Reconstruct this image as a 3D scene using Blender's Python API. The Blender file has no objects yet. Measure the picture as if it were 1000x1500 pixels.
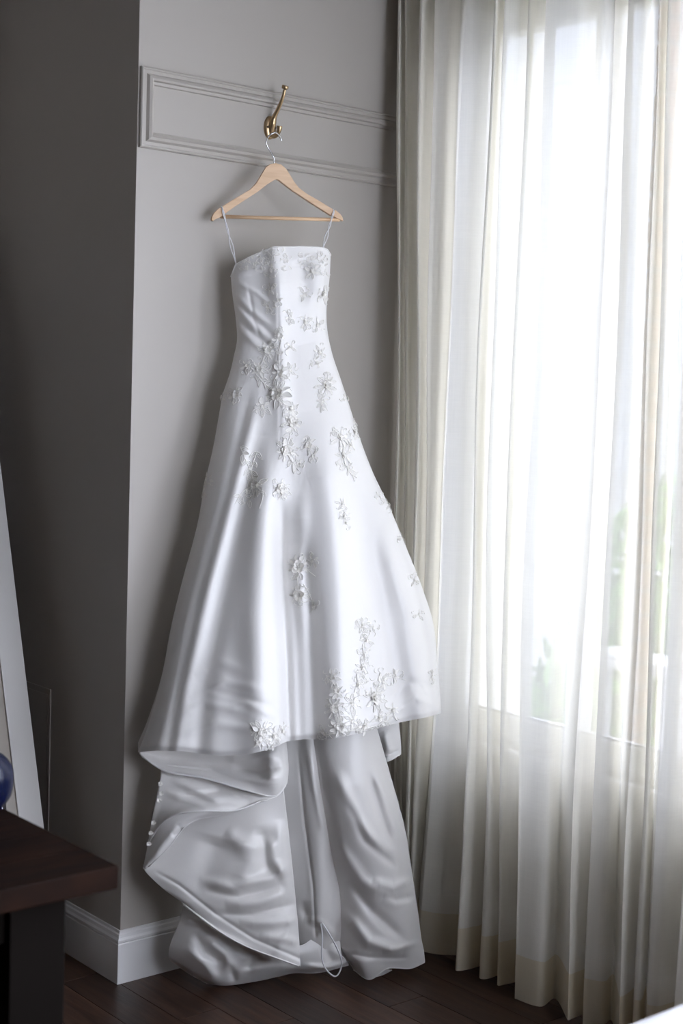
import bpy, bmesh, math, random
import numpy as np
from mathutils import Vector, Matrix

# ------------------------------------------------------------------ camera, world, light, exposure
SC = bpy.context.scene
COL = SC.collection
FPX = 2162.2                                  # focal length in pixels of the 1000 x 1500 frame
YAW, PITCH, ROLL = (math.radians(a) for a in (40.088, 4.420, 1.841))
CAM = np.array([-2.1454, -3.4492, 1.65])
F_ = np.array([math.sin(YAW) * math.cos(PITCH), math.cos(YAW) * math.cos(PITCH), -math.sin(PITCH)])
_r0 = np.array([math.cos(YAW), -math.sin(YAW), 0.0]); _u0 = np.cross(_r0, F_)
R_ = math.cos(ROLL) * _r0 + math.sin(ROLL) * _u0
U_ = np.cross(R_, F_)

cd = bpy.data.cameras.new('camera'); cam = bpy.data.objects.new('camera', cd); COL.objects.link(cam)
cd.sensor_fit = 'HORIZONTAL'; cd.sensor_width = 24.0; cd.lens = FPX * 24.0 / 1000.0
cd.clip_start = 0.05; cd.clip_end = 200
cd.dof.use_dof = True; cd.dof.focus_distance = 4.25; cd.dof.aperture_fstop = 2.8
M = Matrix(((R_[0], U_[0], -F_[0], CAM[0]), (R_[1], U_[1], -F_[1], CAM[1]), (R_[2], U_[2], -F_[2], CAM[2]), (0, 0, 0, 1)))
cam.matrix_world = M
SC.camera = cam

SKY = 7.4
w = bpy.data.worlds.new('world'); SC.world = w; w.use_nodes = True
bg = w.node_tree.nodes['Background']; bg.inputs[0].default_value = (0.885, 0.90, 1.04, 1); bg.inputs[1].default_value = SKY

SC.view_settings.view_transform = 'Standard'; SC.view_settings.look = 'None'
SC.view_settings.gamma = 1; SC.view_settings.use_curve_mapping = False
SC.view_settings.exposure = 0.46
cy = SC.cycles
cy.max_bounces = 10; cy.diffuse_bounces = 5; cy.glossy_bounces = 3; cy.transmission_bounces = 6
cy.transparent_max_bounces = 16; cy.sample_clamp_indirect = 6; cy.use_denoising = True
cy.caustics_reflective = False; cy.caustics_refractive = False

WX = 1.0                    # inner face of the window wall
WIN = (-1.40, -0.235, 0.66, 2.78)   # window opening: y0, y1, z0, z1
ADDED_WIN2 = (-4.70, -1.50, 0.12, 2.78)  # added bare window nearer the camera, unseen, brings more daylight from the right
ADDED_WIN3 = (-.75, 0.92, 0.12, 2.90)    # added unseen opening behind the camera for front fill, x0..x1
RX0, RY0, RY1, CEIL = -4.2, -4.9, 0.82, 3.05
for wn in (WIN, ADDED_WIN2):
    pl = bpy.data.lights.new('window_daylight_portal', 'AREA'); pl.shape = 'RECTANGLE'
    pl.size = wn[1] - wn[0]; pl.size_y = wn[3] - wn[2]; pl.cycles.is_portal = True
    po = bpy.data.objects.new('window_daylight_portal', pl); COL.objects.link(po)
    po.location = (WX + 0.14, (wn[0] + wn[1]) / 2, (wn[2] + wn[3]) / 2)
    po.rotation_euler = Matrix(((0, 0, 1), (1, 0, 0), (0, 1, 0))).to_euler()   # local -z faces into the room (-x)

pl = bpy.data.lights.new('window_daylight_portal', 'AREA'); pl.shape = 'RECTANGLE'  # portal of the added fill opening behind the camera
pl.size = ADDED_WIN3[1] - ADDED_WIN3[0]; pl.size_y = ADDED_WIN3[3] - ADDED_WIN3[2]; pl.cycles.is_portal = True
po = bpy.data.objects.new('window_daylight_portal', pl); COL.objects.link(po)
po.location = ((ADDED_WIN3[0] + ADDED_WIN3[1]) / 2, RY0 - .09, (ADDED_WIN3[2] + ADDED_WIN3[3]) / 2); po.rotation_euler = (math.radians(90), 0, math.radians(180))  # faces +y
random.seed(7); rng = np.random.default_rng(7)

# ------------------------------------------------------------------ measuring helpers
def ray(x, y):
    x = np.asarray(x, float)[..., None]; y = np.asarray(y, float)[..., None]
    return F_ + (x - 500) / FPX * R_ - (y - 750) / FPX * U_
def on_plane(x, y, n, k):
    d = ray(x, y); n = np.array(n, float)
    return CAM + d * ((k - CAM @ n) / (d @ n))[..., None]
def onX(x, y, X): return on_plane(x, y, (1, 0, 0), X)
def onY(x, y, Y): return on_plane(x, y, (0, 1, 0), Y)
def onZ(x, y, Z): return on_plane(x, y, (0, 0, 1), Z)

# ------------------------------------------------------------------ object helpers
def link(name, me, mats, parent=None, smooth=False):
    o = bpy.data.objects.new(name, me); COL.objects.link(o)
    if mats is not None:
        for m in (mats if isinstance(mats, (list, tuple)) else [mats]):
            if m.name not in [x.name for x in me.materials if x]: me.materials.append(m)
    if parent is not None: o.parent = parent
    if smooth: me.shade_smooth()
    return o
def from_bm(name, bm, mats, parent=None, smooth=False):
    me = bpy.data.meshes.new(name); bm.normal_update(); bm.to_mesh(me); bm.free()
    return link(name, me, mats, parent, smooth)
def from_data(name, vs, fs, mats, parent=None, smooth=True):
    me = bpy.data.meshes.new(name)
    me.from_pydata([tuple(map(float, v)) for v in vs], [], [tuple(map(int, f)) for f in fs]); me.update()
    return link(name, me, mats, parent, smooth)
def tag(o, label=None, cat=None, group=None, kind=None):
    if label: o['label'] = label
    if cat: o['category'] = cat
    if group: o['group'] = group
    if kind: o['kind'] = kind
    return o
def empty(name, loc, label=None, cat=None, group=None, kind=None):
    o = bpy.data.objects.new(name, None); COL.objects.link(o); o.location = loc; o.empty_display_size = 0.05
    return tag(o, label, cat, group, kind)
def under(parent, *kids):
    """parent finished pieces whose coordinates are world coordinates"""
    for k in kids:
        k.parent = parent; k.matrix_parent_inverse = Matrix.Translation(parent.location).inverted()
def box(bm, a, b, bevel=0.0):
    vs = [bm.verts.new((x, y, z)) for x in (a[0], b[0]) for y in (a[1], b[1]) for z in (a[2], b[2])]
    fs = [bm.faces.new([vs[i] for i in q]) for q in ((0, 1, 3, 2), (4, 6, 7, 5), (0, 4, 5, 1), (2, 3, 7, 6), (0, 2, 6, 4), (1, 5, 7, 3))]
    if bevel:
        es = list({e for f in fs for e in f.edges})
        bmesh.ops.bevel(bm, geom=es, offset=bevel, segments=2, affect='EDGES', profile=0.7)
def boxo(name, a, b, mat, parent=None, bevel=0.0):
    bm = bmesh.new(); box(bm, a, b, bevel); bmesh.ops.recalc_face_normals(bm, faces=bm.faces)
    return from_bm(name, bm, mat, parent)
def tube(pts, rad, seg=8, caps=True, squash=None):
    """round (or flattened) tube along points -> verts, faces"""
    P = [Vector(p) for p in pts]; n = len(P)
    rad = rad if hasattr(rad, '__len__') else [rad] * n
    vs, fs = [], []; up = None
    for i in range(n):
        t = (P[min(i + 1, n - 1)] - P[max(i - 1, 0)]).normalized()
        if up is None:
            up = Vector((0, 0, 1)) if abs(t.z) < 0.9 else Vector((0, 1, 0))
        up = (up - t * up.dot(t)).normalized(); s = t.cross(up)
        for k in range(seg):
            a = 2 * math.pi * k / seg
            vs.append(P[i] + (s * math.cos(a) + up * math.sin(a) * (squash or 1)) * rad[i])
    for i in range(n - 1):
        for k in range(seg):
            a, b = i * seg + k, i * seg + (k + 1) % seg
            fs.append((a, b, b + seg, a + seg))
    if caps:
        fs.append(tuple(range(seg))[::-1]); fs.append(tuple((n - 1) * seg + k for k in range(seg)))
    return vs, fs
def merge(parts):
    vs, fs = [], []
    for v, f in parts:
        o = len(vs); vs += [tuple(x) for x in v]; fs += [tuple(i + o for i in q) for q in f]
    return vs, fs
def cr(P, n):
    """Catmull-Rom through rows of P (k, dim), n samples in all"""
    P = np.asarray(P, float); k = len(P)
    if k == 2:
        u = np.linspace(0, 1, n)[:, None]; return P[0] * (1 - u) + P[1] * u
    Q = np.concatenate([[2 * P[0] - P[1]], P, [2 * P[-1] - P[-2]]])
    u = np.linspace(0, k - 1, n); i = np.clip(u.astype(int), 0, k - 2)
    sh = (n,) + (1,) * (P.ndim - 1); t = (u - i).reshape(sh)
    a, b, c, d = Q[i], Q[i + 1], Q[i + 2], Q[i + 3]
    return 0.5 * (2 * b + (c - a) * t + (2 * a - 5 * b + 4 * c - d) * t ** 2 + (3 * b - a - 3 * c + d) * t ** 3)
def solid(o, th, off=0):
    m = o.modifiers.new('thickness', 'SOLIDIFY'); m.thickness = th; m.offset = off; return o

# ------------------------------------------------------------------ materials
def mat(name, col, rough=0.6, metal=0.0, sheen=0.0, spec=0.5, coat=0.0):
    m = bpy.data.materials.new(name); m.use_nodes = True
    b = m.node_tree.nodes['Principled BSDF']
    b.inputs['Base Color'].default_value = (*col, 1); b.inputs['Roughness'].default_value = rough
    b.inputs['Metallic'].default_value = metal; b.inputs['Sheen Weight'].default_value = sheen
    b.inputs['Specular IOR Level'].default_value = spec; b.inputs['Coat Weight'].default_value = coat
    return m
def N(m, t, **kw):
    n = m.node_tree.nodes.new(t)
    for k, v in kw.items():
        if k in n.inputs: n.inputs[k].default_value = v
        else: setattr(n, k, v)
    return n
def L(m, a, b): m.node_tree.links.new(a, b)
def coords(m, scale=(1, 1, 1), out='Object'):
    tc = N(m, 'ShaderNodeTexCoord'); mp = N(m, 'ShaderNodeMapping'); mp.inputs['Scale'].default_value = scale
    L(m, tc.outputs[out], mp.inputs['Vector']); return mp.outputs[0]
def bump(m, scale, strength, dist=0.001, sc=(1, 1, 1), detail=3):
    n = N(m, 'ShaderNodeTexNoise', Scale=scale, Detail=detail); L(m, coords(m, sc), n.inputs['Vector'])
    b = N(m, 'ShaderNodeBump', Strength=strength, Distance=dist); L(m, n.outputs[0], b.inputs['Height'])
    L(m, b.outputs[0], m.node_tree.nodes['Principled BSDF'].inputs['Normal']); return n
def vary(m, c1, c2, scale, sc=(1, 1, 1), detail=4, lo=.35, hi=.65):
    n = N(m, 'ShaderNodeTexNoise', Scale=scale, Detail=detail); L(m, coords(m, sc), n.inputs['Vector'])
    r = N(m, 'ShaderNodeValToRGB'); r.color_ramp.elements[0].color = (*c1, 1); r.color_ramp.elements[1].color = (*c2, 1)
    r.color_ramp.elements[0].position = lo; r.color_ramp.elements[1].position = hi
    L(m, n.outputs[0], r.inputs[0]); L(m, r.outputs[0], m.node_tree.nodes['Principled BSDF'].inputs['Base Color'])

M_wall = mat('greige_wall_paint', (.435, .405, .365), .42); bump(M_wall, 90, .04)
M_trimgrey = mat('greige_trim_paint', (.435, .405, .365), .3)
M_white = mat('white_trim_paint', (.78, .77, .76), .35)
M_ceil = mat('ceiling_paint', (.45, .44, .43), .8)
M_room = mat('room_wall_paint', (.085, .052, .03), .8)
M_satin = mat('white_satin', (.86, .845, .825), .38, sheen=.25); bump(M_satin, 60, .12, .002, (1, 1, .4))
M_lining = mat('white_lining_satin', (.81, .79, .765), .34, sheen=.2); bump(M_lining, 40, .15, .002, (1, 1, .6))
M_lace = mat('ivory_lace', (.95, .93, .88), .6, sheen=.3)
M_ribbon = mat('clear_white_ribbon', (.85, .85, .87), .3)
M_brass = mat('brushed_bronze', (.50, .36, .21), .30, 1.0)
M_brassd = mat('dark_bronze_screw', (.14, .10, .07), .45, 1.0)
M_steel = mat('steel_wire', (.62, .62, .64), .22, 1.0)
M_beech = mat('beech_wood', (.78, .54, .33), .38); vary(M_beech, (.80, .56, .35), (.70, .46, .27), 9, (1, 1, 9)); bump(M_beech, 60, .05, .001, (1, 1, 6))
M_table = mat('dark_walnut', (.045, .02, .012), .6, spec=.08); vary(M_table, (.022, .009, .005), (.008, .004, .003), 6, (1, 7, 1))
M_legw = mat('black_stained_wood', (.010, .008, .007), .9, spec=.03)
M_frame = mat('white_mirror_frame_paint', (.66, .64, .61), .45)
M_fbead = mat('aged_gold_bead', (.36, .32, .27), .4)
M_glassm = mat('mirror_glass', (.82, .83, .84), .02, 1.0)
M_blue = mat('cobalt_glaze', (.008, .015, .07), .25, spec=.3, coat=.1); vary(M_blue, (.003, .006, .03), (.03, .05, .12), 22, lo=.58, hi=.75)
M_bed = mat('white_duvet', (.78, .78, .82), .75, sheen=.2); bump(M_bed, 8, .3, .01)
M_brick = mat('tan_brick', (.58, .42, .33), .85); bump(M_brick, 60, .5, .004)
M_mortar = mat('mortar', (.55, .52, .48), .9)
M_pave = mat('pale_paving', (.45, .44, .42), .9)
M_render = mat('pale_siding', (.40, .41, .43), .8)
M_bark = mat('bark', (.16, .12, .09), .9)
M_leaf = mat('leaf_green', (.16, .30, .07), .6)
M_shoe = mat('underlay', (.03, .02, .015), .9)
M_brickb = M_brick

# floor planks: dark brown hand-scraped, colour differs from board to board
M_plank = mat('dark_oak_boards', (.06, .03, .018), .42)
def _pl():
    m = M_plank; oi = N(m, 'ShaderNodeObjectInfo'); v = coords(m, (14, 1.6, 14))
    ad = N(m, 'ShaderNodeVectorMath', operation='ADD'); L(m, v, ad.inputs[0]); L(m, oi.outputs['Location'], ad.inputs[1])
    n = N(m, 'ShaderNodeTexNoise', Scale=2.2, Detail=6, Roughness=.6); L(m, ad.outputs[0], n.inputs['Vector'])
    r = N(m, 'ShaderNodeValToRGB'); e = r.color_ramp.elements
    e[0].position = .30; e[0].color = (.012, .007, .005, 1); e[1].position = .72; e[1].color = (.085, .040, .024, 1)
    L(m, n.outputs[0], r.inputs[0])
    h = N(m, 'ShaderNodeHueSaturation'); mr = N(m, 'ShaderNodeMapRange'); mr.inputs['To Min'].default_value = .65; mr.inputs['To Max'].default_value = 1.25
    L(m, oi.outputs['Random'], mr.inputs[0]); L(m, mr.outputs[0], h.inputs['Value']); L(m, r.outputs[0], h.inputs['Color'])
    b = m.node_tree.nodes['Principled BSDF']; L(m, h.outputs[0], b.inputs['Base Color'])
    bp = N(m, 'ShaderNodeBump', Strength=.35, Distance=.003); L(m, n.outputs[0], bp.inputs['Height']); L(m, bp.outputs[0], b.inputs['Normal'])
_pl()

def sheer(name, col, see, trans, diff, colt=None):
    """woven sheer: open gaps in the weave + translucent threads"""
    m = bpy.data.materials.new(name); m.use_nodes = True; nt = m.node_tree; nt.nodes.remove(nt.nodes['Principled BSDF'])
    out = nt.nodes['Material Output']
    tp = N(m, 'ShaderNodeBsdfTransparent'); tr = N(m, 'ShaderNodeBsdfTranslucent', Color=(*(colt or col), 1)); df = N(m, 'ShaderNodeBsdfDiffuse', Color=(*col, 1))
    m1 = N(m, 'ShaderNodeMixShader'); m1.inputs[0].default_value = diff / (diff + trans)
    L(m, tr.outputs[0], m1.inputs[1]); L(m, df.outputs[0], m1.inputs[2])
    # slubs: long vertical and shorter horizontal threads a little denser than the rest
    v = N(m, 'ShaderNodeTexNoise', Scale=1.0, Detail=4); L(m, coords(m, (260, 260, 7)), v.inputs['Vector'])
    hz = N(m, 'ShaderNodeTexNoise', Scale=1.0, Detail=3); L(m, coords(m, (12, 12, 420)), hz.inputs['Vector'])
    a = N(m, 'ShaderNodeMath', operation='ADD'); L(m, v.outputs[0], a.inputs[0]); L(m, hz.outputs[0], a.inputs[1])
    mr = N(m, 'ShaderNodeMapRange'); mr.inputs['From Min'].default_value = .7; mr.inputs['From Max'].default_value = 1.3
    mr.inputs['To Min'].default_value = 1 - min(1, see * 1.18); mr.inputs['To Max'].default_value = 1 - see * .82
    L(m, a.outputs[0], mr.inputs[0])
    m2 = N(m, 'ShaderNodeMixShader'); L(m, mr.outputs[0], m2.inputs[0]); L(m, tp.outputs[0], m2.inputs[1]); L(m, m1.outputs[0], m2.inputs[2])
    L(m, m2.outputs[0], out.inputs[0]); return m
M_sheer = sheer('cream_sheer', (.91, .875, .78), .115, .29, .71, (.94, .95, .95))
M_hem = sheer('cream_hem_double', (.80, .73, .58), .06, .40, .60)

M_pane = bpy.data.materials.new('window_glass'); M_pane.use_nodes = True
def _gl():
    m = M_pane; nt = m.node_tree; nt.nodes.remove(nt.nodes['Principled BSDF'])
    tp = N(m, 'ShaderNodeBsdfTransparent', Color=(.95, .97, .97, 1)); gl = N(m, 'ShaderNodeBsdfGlossy', Roughness=.02)
    lw = N(m, 'ShaderNodeLayerWeight', Blend=.5); pw = N(m, 'ShaderNodeMath', operation='POWER'); pw.inputs[1].default_value = 5; L(m, lw.outputs['Facing'], pw.inputs[0])
    fr = N(m, 'ShaderNodeMath', operation='MULTIPLY_ADD'); fr.inputs[1].default_value = .5; fr.inputs[2].default_value = .04; L(m, pw.outputs[0], fr.inputs[0]); mx = N(m, 'ShaderNodeMixShader')
    L(m, fr.outputs[0], mx.inputs[0]); L(m, tp.outputs[0], mx.inputs[1]); L(m, gl.outputs[0], mx.inputs[2]); L(m, mx.outputs[0], nt.nodes['Material Output'].inputs[0])
_gl()

# ------------------------------------------------------------------ the room
S = lambda o: tag(o, kind='structure')
floor = S(boxo('floor', (RX0 - .1, RY0 - .1, -.14), (WX + .2, RY1 + .1, -.016), M_shoe))
PW = 0.127
pm = []
for k, ln in enumerate((1.2, 1.5, 1.8)):
    bm = bmesh.new(); box(bm, (-PW / 2 + .0008, -ln / 2 + .0008, -.016), (PW / 2 - .0008, ln / 2 - .0008, 0), .0016)
    bmesh.ops.recalc_face_normals(bm, faces=bm.faces); me = bpy.data.meshes.new('floorboard'); bm.to_mesh(me); bm.free()
    me.materials.append(M_plank); pm.append((ln, me))
x = WX - PW / 2 + .01; i = 0
while x > RX0:
    y = RY1 + random.uniform(0, 1.2)
    while y > RY0:
        ln, me = random.choice(pm)
        o = bpy.data.objects.new('plank', me); COL.objects.link(o); o.location = (x, y - ln / 2, 0); o.parent = floor
        y -= ln
    x -= PW; i += 1
S(boxo('ceiling', (RX0, RY0, CEIL), (WX + .2, RY1 + .1, CEIL + .1), M_ceil))
# the pier the dress hangs on: front face y = 0, side face x = 0
S(boxo('wall_front', (0, 0, -.015), (WX + .12, RY1 + .1, CEIL), M_wall))
S(boxo('wall_back', (RX0, RY1, -.015), (0, RY1 + .1, CEIL), M_wall))
S(boxo('wall_left', (RX0 - .1, RY0, -.015), (RX0, RY1, CEIL), M_room))
bm = bmesh.new()
box(bm, (RX0, RY0 - .1, -.015), (ADDED_WIN3[0], RY0, CEIL)); box(bm, (ADDED_WIN3[1], RY0 - .1, -.015), (WX + .12, RY0, CEIL))
box(bm, (ADDED_WIN3[0], RY0 - .1, -.015), (ADDED_WIN3[1], RY0, ADDED_WIN3[2])); box(bm, (ADDED_WIN3[0], RY0 - .1, ADDED_WIN3[3]), (ADDED_WIN3[1], RY0, CEIL))
S(from_bm('wall_near', bm, M_room))
bm = bmesh.new()
y0, y1, z0, z1 = WIN
WT = WX + .12
box(bm, (WX, y1, -.015), (WT, .12, CEIL)); box(bm, (WX, ADDED_WIN2[1], -.015), (WT, y0, CEIL)); box(bm, (WX, RY0, -.015), (WT, ADDED_WIN2[0], CEIL))
for wn in (WIN, ADDED_WIN2):
    box(bm, (WX, wn[0], -.015), (WT, wn[1], z0)); box(bm, (WX, wn[0], z1), (WT, wn[1], CEIL))
S(from_bm('wall_right', bm, M_wall))

def sweep(name, prof, path, mat_, out):
    """profile (offset, height) mitred along a path in plan; out = outward normals per segment"""
    n = len(path); rings = []
    for i in range(n):
        if i == 0: d = np.array(out[0], float); s = 1
        elif i == n - 1: d = np.array(out[-1], float); s = 1
        else:
            d = np.array(out[i - 1], float) + np.array(out[i], float); s = 2 / (d @ d)
        rings.append([(path[i][0] + d[0] * p * s, path[i][1] + d[1] * p * s, h) for p, h in prof])
    k = len(prof); vs = [v for r in rings for v in r]; fs = []
    for i in range(n - 1):
        for j in range(k):
            a, b = i * k + j, i * k + (j + 1) % k
            fs.append((a, b, b + k, a + k))
    fs += [tuple(range(k))[::-1], tuple((n - 1) * k + j for j in range(k))]
    bm = bmesh.new(); bv = [bm.verts.new(v) for v in vs]
    for f in fs: bm.faces.new([bv[i] for i in f])
    bmesh.ops.recalc_face_normals(bm, faces=bm.faces)
    return from_bm(name, bm, mat_)
BP = [(0, 0), (.016, 0), (.016, .112), (.013, .115), (.016, .118), (.016, .124), (.012, .130), (.010, .138), (.006, .141), (.005, .148), (0, .148)]
S(sweep('baseboard_front', BP, [(0, RY1), (0, 0), (WX, 0)], M_white, [(-1, 0), (0, -1)]))
S(sweep('baseboard_back', BP, [(RX0, RY1), (-.016, RY1)], M_white, [(0, -1)]))
BW = [(p * 1.5, h) for p, h in BP]
S(sweep('baseboard_right', BW, [(WX, -.016), (WX, RY0)], M_white, [(-1, 0)]))

# picture-frame moulding on the pier (mitred left end, runs into the corner)
MP = [(0, 0), (0, .010), (.003, .013), (.006, .013), (.008, .010), (.017, .010), (.022, .018), (.029, .021), (.034, .018), (.036, .009), (.043, .007), (.045, 0)]
def moulding(name, x0, x1, za, zb):
    corners = [(x1, zb), (x0, zb), (x0, za), (x1, za)]
    ins = [(0, -1), (1, -1), (1, 1), (0, 1)]
    vs, fs, k = [], [], len(MP)
    for (cx, cz), (ix, iz) in zip(corners, ins):
        for p, h in MP: vs.append((cx + ix * p, -h, cz + iz * p))
    for i in range(3):
        for j in range(k - 1): a = i * k + j; fs.append((a, a + 1, a + 1 + k, a + k))
    bm = bmesh.new(); bv = [bm.verts.new(v) for v in vs]
    for f in fs: bm.faces.new([bv[i] for i in f])
    bmesh.ops.recalc_face_normals(bm, faces=bm.faces)
    o = from_bm(name, bm, M_trimgrey); return S(o)
mz1 = float(onY(206, 97, 0)[2]); mz0 = float(onY(202, 215.5, 0)[2])
moulding('trim_1', .004, WX, mz0, mz1)

# slim raised frame of an access panel low on the pier's side
def strip_frame(name, ya, yb, za, zb, wd, th):
    bm = bmesh.new()
    box(bm, (-th, ya, zb - wd), (0, yb, zb)); box(bm, (-th, ya, za), (0, yb, za + wd)); box(bm, (-th, ya, za + wd), (0, ya + wd, zb - wd)); box(bm, (-th, yb - wd, za + wd), (0, yb, zb - wd))
    box(bm, (-th * .5, ya + wd + .012, za + wd + .012), (0, yb - wd - .012, zb - wd - .012))
    return S(from_bm(name, bm, M_trimgrey))
strip_frame('trim_2', .413, .80, .165, .757, .007, .003)

# windows: stool, apron, stiles, rails and panes
M_gask = mat('grey_gasket', (.12, .13, .16), .5)
def window(name, y0, y1, z0, z1, mulls):
    dz = z0 - .66
    win = S(empty(name, (WX + .06, (y0 + y1) / 2, z0)))
    def wpart(nm, a, b, bev=.002, m=M_white):
        a, b = [(p[0], p[1], p[2] + dz if p[2] < 1 else p[2]) for p in (a, b)]
        o = boxo(nm, a, b, m, None, bev); under(win, o)
    wpart('apron', (WX - .014, y0 - .05, .585), (WX, y1 + .03, .612))
    wpart('stool', (WX - .035, y0 - .07, .612), (WX + .06, y1 + .05, .640), .004)
    wpart('sub_sill', (WX + .01, y0, .640), (WX + .09, y1, .665))
    fx0, fx1 = WX + .04, WX + .10
    wpart('bottom_rail', (fx0, y0, .665), (fx1, y1, .722)); wpart('top_rail', (fx0, y0, z1 - .05), (fx1, y1, z1))
    st = [y1 - .045] + [m - .025 for m in mulls] + [y0]
    for yy in st: wpart('stile', (fx0, yy, .722), (fx1, yy + .045, z1 - .05))
    wpart('glazing_bead', (fx0 + .012, y0 + .045, .722), (fx0 + .02, y1 - .045, .728), .001, M_gask)
    for hi, lo in zip(st[:-1], st[1:]): wpart('pane', (WX + .070, lo + .045, .722), (WX + .074, hi, z1 - .05), 0, M_pane)
mull = float(onX(846, 1060, WX + .07)[1])
window('window_1', *WIN, [mull, (mull + WIN[0]) / 2])
window('added_window_2', *ADDED_WIN2, [-2.75, -3.75])  # added out of frame to light the dress and pier
w3 = S(empty('added_fill_window', (.1, RY0 - .05, z0)))  # invented opening behind the camera, lets in fill daylight
for nm, a, b, m_ in (('stool', (ADDED_WIN3[0] - .05, RY0 - .08, ADDED_WIN3[2] - .03), (ADDED_WIN3[1] + .04, RY0 + .04, ADDED_WIN3[2]), M_white), ('stile', (ADDED_WIN3[0], RY0 - .09, ADDED_WIN3[2]), (ADDED_WIN3[0] + .05, RY0 - .03, ADDED_WIN3[3]), M_white), ('stile', (ADDED_WIN3[1] - .05, RY0 - .09, ADDED_WIN3[2]), (ADDED_WIN3[1], RY0 - .03, ADDED_WIN3[3]), M_white), ('stile', (-.12, RY0 - .09, ADDED_WIN3[2]), (-.07, RY0 - .03, ADDED_WIN3[3]), M_white), ('pane', (ADDED_WIN3[0] + .05, RY0 - .062, ADDED_WIN3[2]), (-.12, RY0 - .058, ADDED_WIN3[3]), M_pane), ('pane', (-.07, RY0 - .062, ADDED_WIN3[2]), (ADDED_WIN3[1] - .05, RY0 - .058, ADDED_WIN3[3]), M_pane)):
    under(w3, boxo(nm, a, b, m_))

# ------------------------------------------------------------------ outdoors
S(boxo('ground', (WX + .12, -14, -.5), (30, 14, -.4), M_pave))
by0 = float(onX(940, 520, 1.42)[1]); by1 = by0 - .036
bp = empty('brick_pillar', (1.47, (by0 + by1) / 2, -.4), 'tan brick pillar standing outside the window, behind the sheer curtain', 'pillar')
core = boxo('mortar_core', (1.424, by1 + .003, -.4), (1.478, by0 - .003, 3.4), M_mortar); under(bp, core)
bmb = bmesh.new(); box(bmb, (-.03, -.018, -.031), (.03, .018, .031), .003); bmesh.ops.recalc_face_normals(bmb, faces=bmb.faces)
bme = bpy.data.meshes.new('brick'); bmb.to_mesh(bme); bmb.free(); bme.materials.append(M_brick)
for k in range(50):
    o = bpy.data.objects.new('brick', bme); COL.objects.link(o)
    o.location = (1.450 + random.uniform(-.002, .004), (by0 + by1) / 2 + random.uniform(-.002, .002), -.36 + k * .0745); under(bp, o)
# low white balcony wall with a capping
lz = float(onX(950, 968, 2.3)[2])
bw = empty('parapet', (2.35, -1.2, -.4), 'low white parapet with flat capping outside the window', 'parapet')
c1 = boxo('capping', (2.26, -3.2, lz - .05), (2.46, by0 + .9, lz), M_white, None, .004); under(bw, c1)
for k in range(26):
    yy = by0 + .85 - k * .14
    c = boxo('baluster', (2.34, yy - .018, -.4), (2.376, yy + .018, lz - .05), M_white, None, .002); under(bw, c)
# neighbouring house front with an overhanging upper storey
nz = float(onX(980, 698, 7.0)[2])
nb = empty('house', (7.6, -1.0, -.4), 'pale neighbouring house front seen faintly through the window', 'house')
c = boxo('wall', (7.6, -7, -.4), (7.8, 9, nz), mat('white_render', (.62, .62, .62), .8)); under(nb, c)
for k in range(14):
    c = boxo('siding_board', (7.0 + .01 * (k % 1), -7, nz + k * .26), (7.05, 9, nz + k * .26 + .255), M_render, None, .006); under(nb, c)
# shrubs
def shrub(cx, cy_, cz, rx, rz, n, label, seed):
    r = random.Random(seed); root = empty('shrub', (cx, cy_, -.4), label, 'shrub', 'shrubs outside the window')
    vs, fs = [], []
    for k in range(n):
        a, b = r.uniform(0, 6.28), math.acos(r.uniform(-1, 1)); q = r.uniform(.55, 1) ** .5
        c = Vector((cx + rx * q * math.sin(b) * math.cos(a), cy_ + rx * q * math.sin(b) * math.sin(a), cz + rz * q * math.cos(b)))
        d = Vector((r.uniform(-1, 1), r.uniform(-1, 1), r.uniform(-.6, 1))).normalized() * r.uniform(.05, .09); s = d.cross(Vector((r.uniform(-1, 1), r.uniform(-1, 1), r.uniform(-1, 1)))).normalized() * d.length * .32
        i0 = len(vs); vs += [c - d, c + s, c + d, c - s]; fs += [(i0, i0 + 1, i0 + 2), (i0, i0 + 2, i0 + 3)]
    fo = tag(from_data('foliage', vs, fs, M_leaf, smooth=False), kind='stuff'); under(root, fo)
    st = from_data('stem', *tube([(cx, cy_, -.4), (cx + .03, cy_, cz * .5), (cx, cy_ + .02, cz + rz * .5)], [.03, .02, .008]), M_bark); under(root, st)
p = onX(955, 1050, 3.0); shrub(3.0, p[1], .25, .55, .62, 2600, 'green leafy shrub behind the parapet, nearest the brick pillar', 1)
p = onX(990, 1010, 4.2); shrub(4.2, p[1] - .1, .35, .7, .95, 2600, 'yellow-green shrub rising above the parapet capping outdoors', 2)

# ------------------------------------------------------------------ sheer curtain
# (pixel column near the top of the photograph, near the bottom, distance of the fold from the wall plane)
FR, BK = .835, .925
pleats = [(584, 577), (594, 590), (614, 598), (636, 606), (680, 621), (722, 671), (737, 703), (769, 728), (797, 760), (893, 838), (918, 866), (962, 915), (979, 938), (1012, 958), (1050, 1000), (1082, 1040)]
over = {0: 6, 1: 6, 2: 4, 3: -3, 4: 10, 5: 6, 6: 7, 7: 12, 8: -16, 9: 8, 10: -10, 11: 5, 12: -4, 13: 8}
ctrl = [(590, 586, .965), (586, 582, .93)]
for i, (a, b) in enumerate(pleats):
    f = FR + (.02 if i < 4 else 0) + .012 * math.sin(i * 2.1)
    ctrl.append((a - 1, b - 1, f + .008)); ctrl.append((a + 2.5, b + 2.5, f))
    if i + 1 < len(pleats):
        na, nb_ = pleats[i + 1]; ov = over.get(i, random.uniform(-6, 10))
        ctrl.append((a + (na - a) * .5, b + (nb_ - b) * .5, f + (.02 if (na - a) > 30 else .03)))
        ctrl.append((na + ov, nb_ + ov * 1.1, BK + random.uniform(-.012, .012)))
ctrl = np.array(ctrl)
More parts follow.
